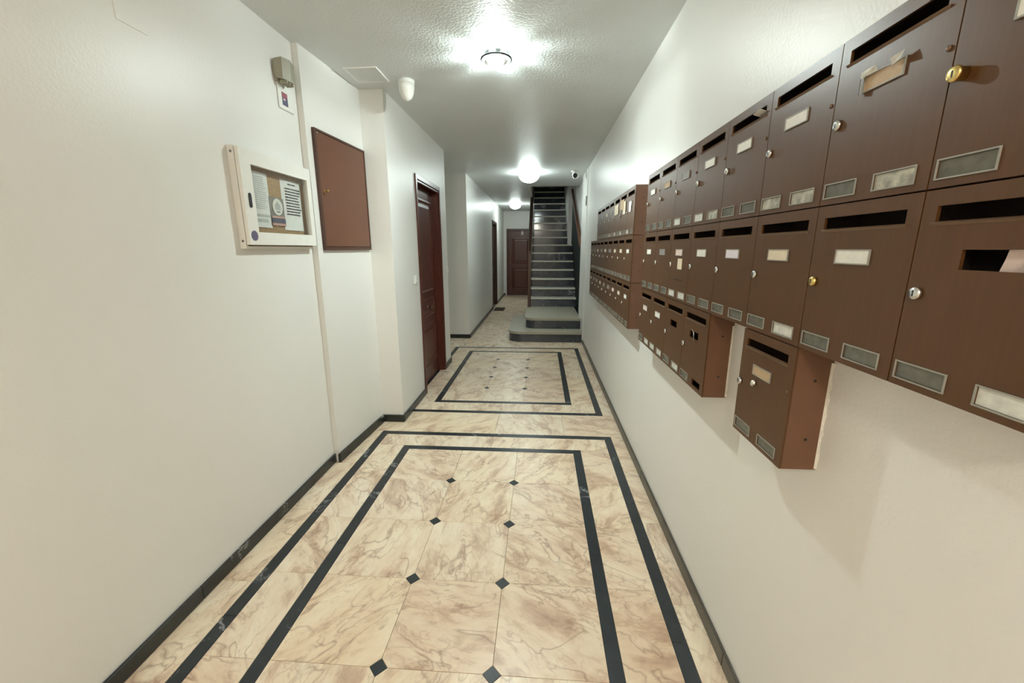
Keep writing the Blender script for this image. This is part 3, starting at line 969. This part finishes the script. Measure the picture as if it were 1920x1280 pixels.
def pinned(name, label, x0, x1, z0, z1, y=-.0066, mat='paper_white'):
    r = thing(name, label, 'notice', (XL, NBY, NBZ), HALF)
    pg = MB()
    n_ = 6
    for i in range(n_ + 1):
        t = i / n_
        bow = .004 * math.sin(PI * t)
        for yy in (0, .0006):
            pg.v += [(x0 + (x1 - x0) * t, y - bow + yy, z0), (x0 + (x1 - x0) * t, y - bow + yy, z1)]
    for i in range(n_):
        b = 4 * i
        pg.f += [(b, b + 4, b + 5, b + 1), (b + 2, b + 3, b + 7, b + 6), (b, b + 2, b + 6, b + 4), (b + 1, b + 5, b + 7, b + 3)]
    pg.f += [(0, 1, 3, 2), (4 * n_, 4 * n_ + 2, 4 * n_ + 3, 4 * n_ + 1)]
    pg.build('sheet', mat, r)
    return r
rnd = random.Random(5)
def lines(r, x0, x1, zs, h, mat, y=-.0125, short=.25):
    """rows of print, each a run of word-length bars lying on the sheet"""
    for z in zs:
        mb = MB()
        x = x0
        e = x1 - rnd.random() * short * (x1 - x0)
        while x < e:
            wd = .008 + rnd.random() * .02
            mb.box(x, min(x + wd, e), y, y + .0012, z, z + h)
            x += wd + .004
        mb.build('print_line', mat, r)
p1 = pinned('notice_sheet', 'faint white sheet with small print, left inside the notice board', .112, .248, .105, .368)
lines(p1, .128, .225, [.345 - .010 * i for i in range(16)], .0022, 'ink_grey', -.0118)
lines(p1, .125, .235, [.165, .158], .003, 'ink_grey', -.0118, .05)
lines(p1, .13, .225, [.140, .132], .004, 'ink_grey', -.0118, .5)
p2 = pinned('notice_sheet', 'white letter with bold dark lines of print, right inside the notice board', .355, .540, .10, .364)
lines(p2, .415, .485, [.342], .006, 'ink', -.0118, .1)
lines(p2, .385, .530, [.318 - .0150 * i for i in range(10)], .0062, 'ink', -.0118, .2)
p3 = pinned('notice_flyer', 'small flyer with round crest and blue and red bands, centre of the notice board', .240, .365, .118, .262, -.0072, 'card_grey')
mb = MB().lathe([(.042, 0), (.042, .0008)], 24, '-Y'); mb.build('crest_disc', 'card_white', p3, (.303, -.0115, .215))
mb = MB().prism([(-.022, -.018), (.022, -.018), (.022, .006), (0, .026), (-.022, .006)], 0, .0008)
mb.v = [(x, -z, y) for x, y, z in mb.v]
mb.build('crest_house', 'ink_grey', p3, (.303, -.0124, .217))
MB().box(.288, .318, -.0140, -.0133, .188, .192).build('crest_bar', 'ink', p3)
MB().box(.246, .359, -.0125, -.0117, .158, .168).build('red_band', 'print_salmon', p3)
MB().box(.246, .359, -.0125, -.0117, .134, .156).build('blue_band', 'print_blue', p3)
MB().box(.246, .359, -.0125, -.0117, .120, .132).build('red_band', 'print_salmon', p3)

# ------------------------------------------------------------------ meter cupboard door on the middle left wall
mid_ang = math.atan2(.045, .69)      # that wall is slightly skewed
def on_mid(y): return -1.367 + .045 * (y - 2.5) / .69
MY0, MY1, MZ0, MZ1 = 2.555, 3.172, 1.425, 2.135
mc = thing('meter_cupboard', 'reddish brown metal meter cupboard door beside the notice board', 'cupboard', (on_mid(MY0), MY0, MZ0), HALF - mid_ang)
MWd, MHt = (MY1 - MY0) / math.cos(mid_ang), MZ1 - MZ0
MB().plate([0, .016, MWd - .012, MWd], [0, .020, MHt - .012, MHt], [(.016, MWd - .012, .020, MHt - .012)], -.018, -.0006).build('frame', 'meter_frame', mc)
lf = MB().box(.0175, MWd - .0135, -.016, -.004, .0215, MHt - .0135, .003).build('door_leaf', 'meter_door', mc)
kb = MB().lathe([(.012, 0), (.012, .003), (.005, .005), (.005, .016), (.010, .020), (.010, .026), (.004, .028)], 14, '-Y').build('knob', 'dull_brass', lf, (.052, -.0160, .358), True)
MB().box(-.004, .004, -.004, -.0005, -.026, -.012, .001).build('key_plate', 'dull_brass', kb)
MB().lathe([(.006, 0), (.005, .003)], 10, '-Y').build('rivet', 'rim_grey', mc, (.030, -.0165, MHt - .022))

# ------------------------------------------------------------------ siren and card on the near left wall
sr = thing('alarm_sounder', 'beige plastic alarm sounder with ribbed underside on the left wall', 'alarm', (XL, 2.335, 2.275), HALF)
mb = MB().lathe([(.052, 0), (.052, .010), (.048, .014)], 26, '-Y')
mb.v = [(x * .78, y, z * 1.15) for x, y, z in mb.v]
mb.build('base', 'beige_plastic', sr, (.0, -.0006, .072), True)
bd = MB()
sec = [(-.038, -.014, .018), (-.038, -.014, .120), (-.030, -.050, .128), (.015, -.070, .126), (.055, -.066, .112), (.068, -.040, .100), (.068, -.014, .095)]
lo = [(x, y, .030 + .0 * i) for i, (x, y, z) in enumerate(sec)]
top = [sec[1], sec[2], sec[3], sec[4], sec[5], sec[6]]
bot = [(-.036, -.014, .030), (-.030, -.048, .026), (.012, -.066, .022), (.050, -.062, .024), (.062, -.040, .030), (.062, -.014, .036)]
nn = len(top)
bd.v = top + bot
bd.f = [tuple(range(nn)), tuple(range(2 * nn - 1, nn - 1, -1))] + [(i, nn + i, nn + (i + 1) % nn, (i + 1) % nn) for i in range(nn)]
bd.build('housing', 'beige_plastic', sr)
for i in range(3):
    x = -.010 + .026 * i
    MB().box(x - .008, x + .008, -.060, -.018, .008, .027, .004).build('rib', 'beige_plastic', sr)
cd = thing('sign_card', 'white card with red and purple picture below the alarm sounder', 'sign', (XL, 2.315, 2.17), HALF)
MB().box(0, .135, -.007, -.0006, 0, .125, .003).build('card', 'white_plastic', cd)
MB().box(.030, .080, -.0078, -.0068, .058, .085).build('picture', 'print_red', cd)
MB().box(.030, .080, -.0078, -.0068, .020, .058).build('picture', 'print_blue', cd)
MB().box(.040, .058, -.0084, -.0077, .046, .054).build('picture', 'card_pink', cd)

# ------------------------------------------------------------------ wall switches
def switch(label, y, z):
    r = thing('light_switch', label, 'switch', (XD, y, z), HALF)
    MB().box(-.04, .04, -.009, -.0006, -.04, .04, .003).build('plate', 'white_plastic', r)
    MB().box(-.024, .024, -.014, -.0088, -.028, .028, .003).build('rocker', 'white_plastic', r)
switch('white light switch on the near side of the first door', 3.725, 1.16)
switch('white light switch on the far side of the first door', 5.03, 1.18)
gp = thing('grey_wall_plate', 'narrow grey plate high on the right wall near the stairs', 'plate', (XR - .008, 6.30, 2.10), -HALF)
MB().box(-.035, .035, -.012, -.0006, -.06, .07, .003).build('plate', 'steel_grey', gp)
MB().box(-.02, .02, -.0135, -.0115, -.04, .0, .001).build('grille', 'black', gp)

# ------------------------------------------------------------------ ceiling things
ha = thing('ceiling_hatch', 'square white access hatch in the ceiling above the meter cupboard', 'hatch', (-1.155, 2.943, CEIL))
mb = MB().plate([-.108, -.100, .100, .108], [-.116, -.108, .108, .116], [(-.100, .100, -.108, .108)], .0006, .008)
mb.v = [(x, z, -y) for x, y, z in mb.v]
mb.build('hatch_frame', 'white_plastic', ha)
MB().box(-.098, .098, -.106, .106, -.005, -.0006).build('hatch_panel', 'ceiling_paint', ha)

de = thing('motion_detector', 'white bullet-shaped detector hanging from the ceiling near the pilaster', 'detector', (-.93, 3.06, CEIL))
MB().lathe([(.056, -.0006), (.056, -.020), (.052, -.024)], 26).build('base', 'white_plastic', de, smooth=True)
mb = MB().lathe([(.053, -.022), (.053, -.050), (.047, -.080), (.034, -.108), (.018, -.124), (.004, -.128)], 26)
mb.build('lens_dome', 'white_plastic', de, smooth=True)

cc = thing('security_camera', 'white ceiling camera with black lens near the foot of the stairs', 'camera', (.475, 6.5, CEIL))
MB().lathe([(.045, -.0006), (.045, -.014), (.030, -.022)], 20).build('mount', 'white_plastic', cc, smooth=True)
mb = MB().lathe([(.018, .050), (.040, .038), (.048, .012), (.048, -.010), (.036, -.040), (.016, -.052)], 20)
mb.build('ball_housing', 'white_plastic', cc, (.02, -.01, -.062), True)
mb = MB().lathe([(.034, 0), (.034, .010), (.020, .014)], 20, '-Y')
ln = mb.build('lens', 'black', cc, (.012, -.052, -.074), True)

# ------------------------------------------------------------------ lamps
def dome_lamp(label, x, y, r, h, mat):
    o = thing('ceiling_lamp', label, 'lamp', (x, y, CEIL), 0, 'ceiling lamps along the corridor')
    MB().lathe([(r * .80, -.0006), (r * .80, -.016)], 28).build('base_ring', 'white_enamel', o, smooth=False)
    prof = [(r * .78, -.0165)]
    for i in range(9):
        a = HALF * i / 8
        prof.append((r * math.cos(a) * 1.0 + .004, -.04 - (h - .04) * math.sin(a)))
    MB().lathe(prof, 28).build('glass_dome', mat, o, smooth=True)
    return o
dome_lamp('glowing white dome lamp on the ceiling before the stairs', -.19, 6.55, .150, .150, 'dome_glow')
dome_lamp('glowing white dome lamp on the ceiling near the far door', -.66, 10.9, .135, .130, 'dome_glow')
dome_lamp('added fill lamp, a white ceiling dome out of view behind the viewer', -.30, -1.5, .150, .150, 'fill_glow')  # unseen, added at the row's spacing to brighten the near walls

la = thing('crystal_ceiling_lamp', 'small chrome ring ceiling lamp with glass petals and bright bulb, nearest in view', 'lamp', (-.275, 2.70, CEIL))
MB().lathe([(.058, -.0006), (.058, -.008), (.040, -.014)], 26).build('canopy', 'chrome', la, smooth=False)
for i in range(8):                       # openwork band
    mb = MB()
    for j in range(5):
        a = 2 * PI * (i + .07 + .42 * j / 4) / 8
        for rr in (.086, .089):
            mb.v += [(rr * math.cos(a), rr * math.sin(a), -.016), (rr * math.cos(a), rr * math.sin(a), -.034)]
    for j in range(4):
        k = 4 * j
        mb.f += [(k, k + 4, k + 5, k + 1), (k + 2, k + 3, k + 7, k + 6), (k, k + 2, k + 6, k + 4), (k + 1, k + 5, k + 7, k + 3)]
    mb.f += [(0, 1, 3, 2), (16, 18, 19, 17)]
    mb.build('band', 'lamp_metal', la)
MB().torus(.0875, .0065, (0, 0, -.036)).build('ring', 'lamp_metal', la, smooth=True)
for i in range(4):
    a = PI / 4 + HALF * i
    MB().tube([(.050 * math.cos(a), .050 * math.sin(a), -.009), (.072 * math.cos(a), .072 * math.sin(a), -.018), (.0875 * math.cos(a), .0875 * math.sin(a), -.036)], .003, 8).build('arm', 'chrome', la, smooth=True)
for i in range(8):
    a = 2 * PI * (i + .5) / 8
    ca, sa = math.cos(a), math.sin(a)
    mb = MB()
    prof = [(.0, .010), (.3, .018), (.7, .018), (1.0, .007)]
    for y_, inn in ((0, 0), (1, .004)):
        for t, hw in prof:
            rr = .070 - .018 * t * t - inn
            z = -.042 - .030 * t
            for s in (-1, 1):
                mb.v.append((rr * ca - s * hw * sa, rr * sa + s * hw * ca, z))
    for k in range(3):
        mb.f.append((2 * k, 2 * k + 1, 2 * k + 3, 2 * k + 2))
        mb.f.append((8 + 2 * k, 10 + 2 * k, 11 + 2 * k, 9 + 2 * k))
        mb.f.append((2 * k, 2 * k + 2, 10 + 2 * k, 8 + 2 * k))
        mb.f.append((2 * k + 1, 9 + 2 * k, 11 + 2 * k, 2 * k + 3))
    mb.f += [(0, 8, 9, 1), (6, 7, 15, 14)]
    mb.build('glass_petal', 'petal_glass', la)
prof = []
for i in range(11):
    a = -HALF + PI * i / 10
    prof.append((max(.034 * math.cos(a), .0005), -.036 + .020 * math.sin(a)))
MB().lathe(prof, 20).build('bulb', 'bulb_glow', la, smooth=True)
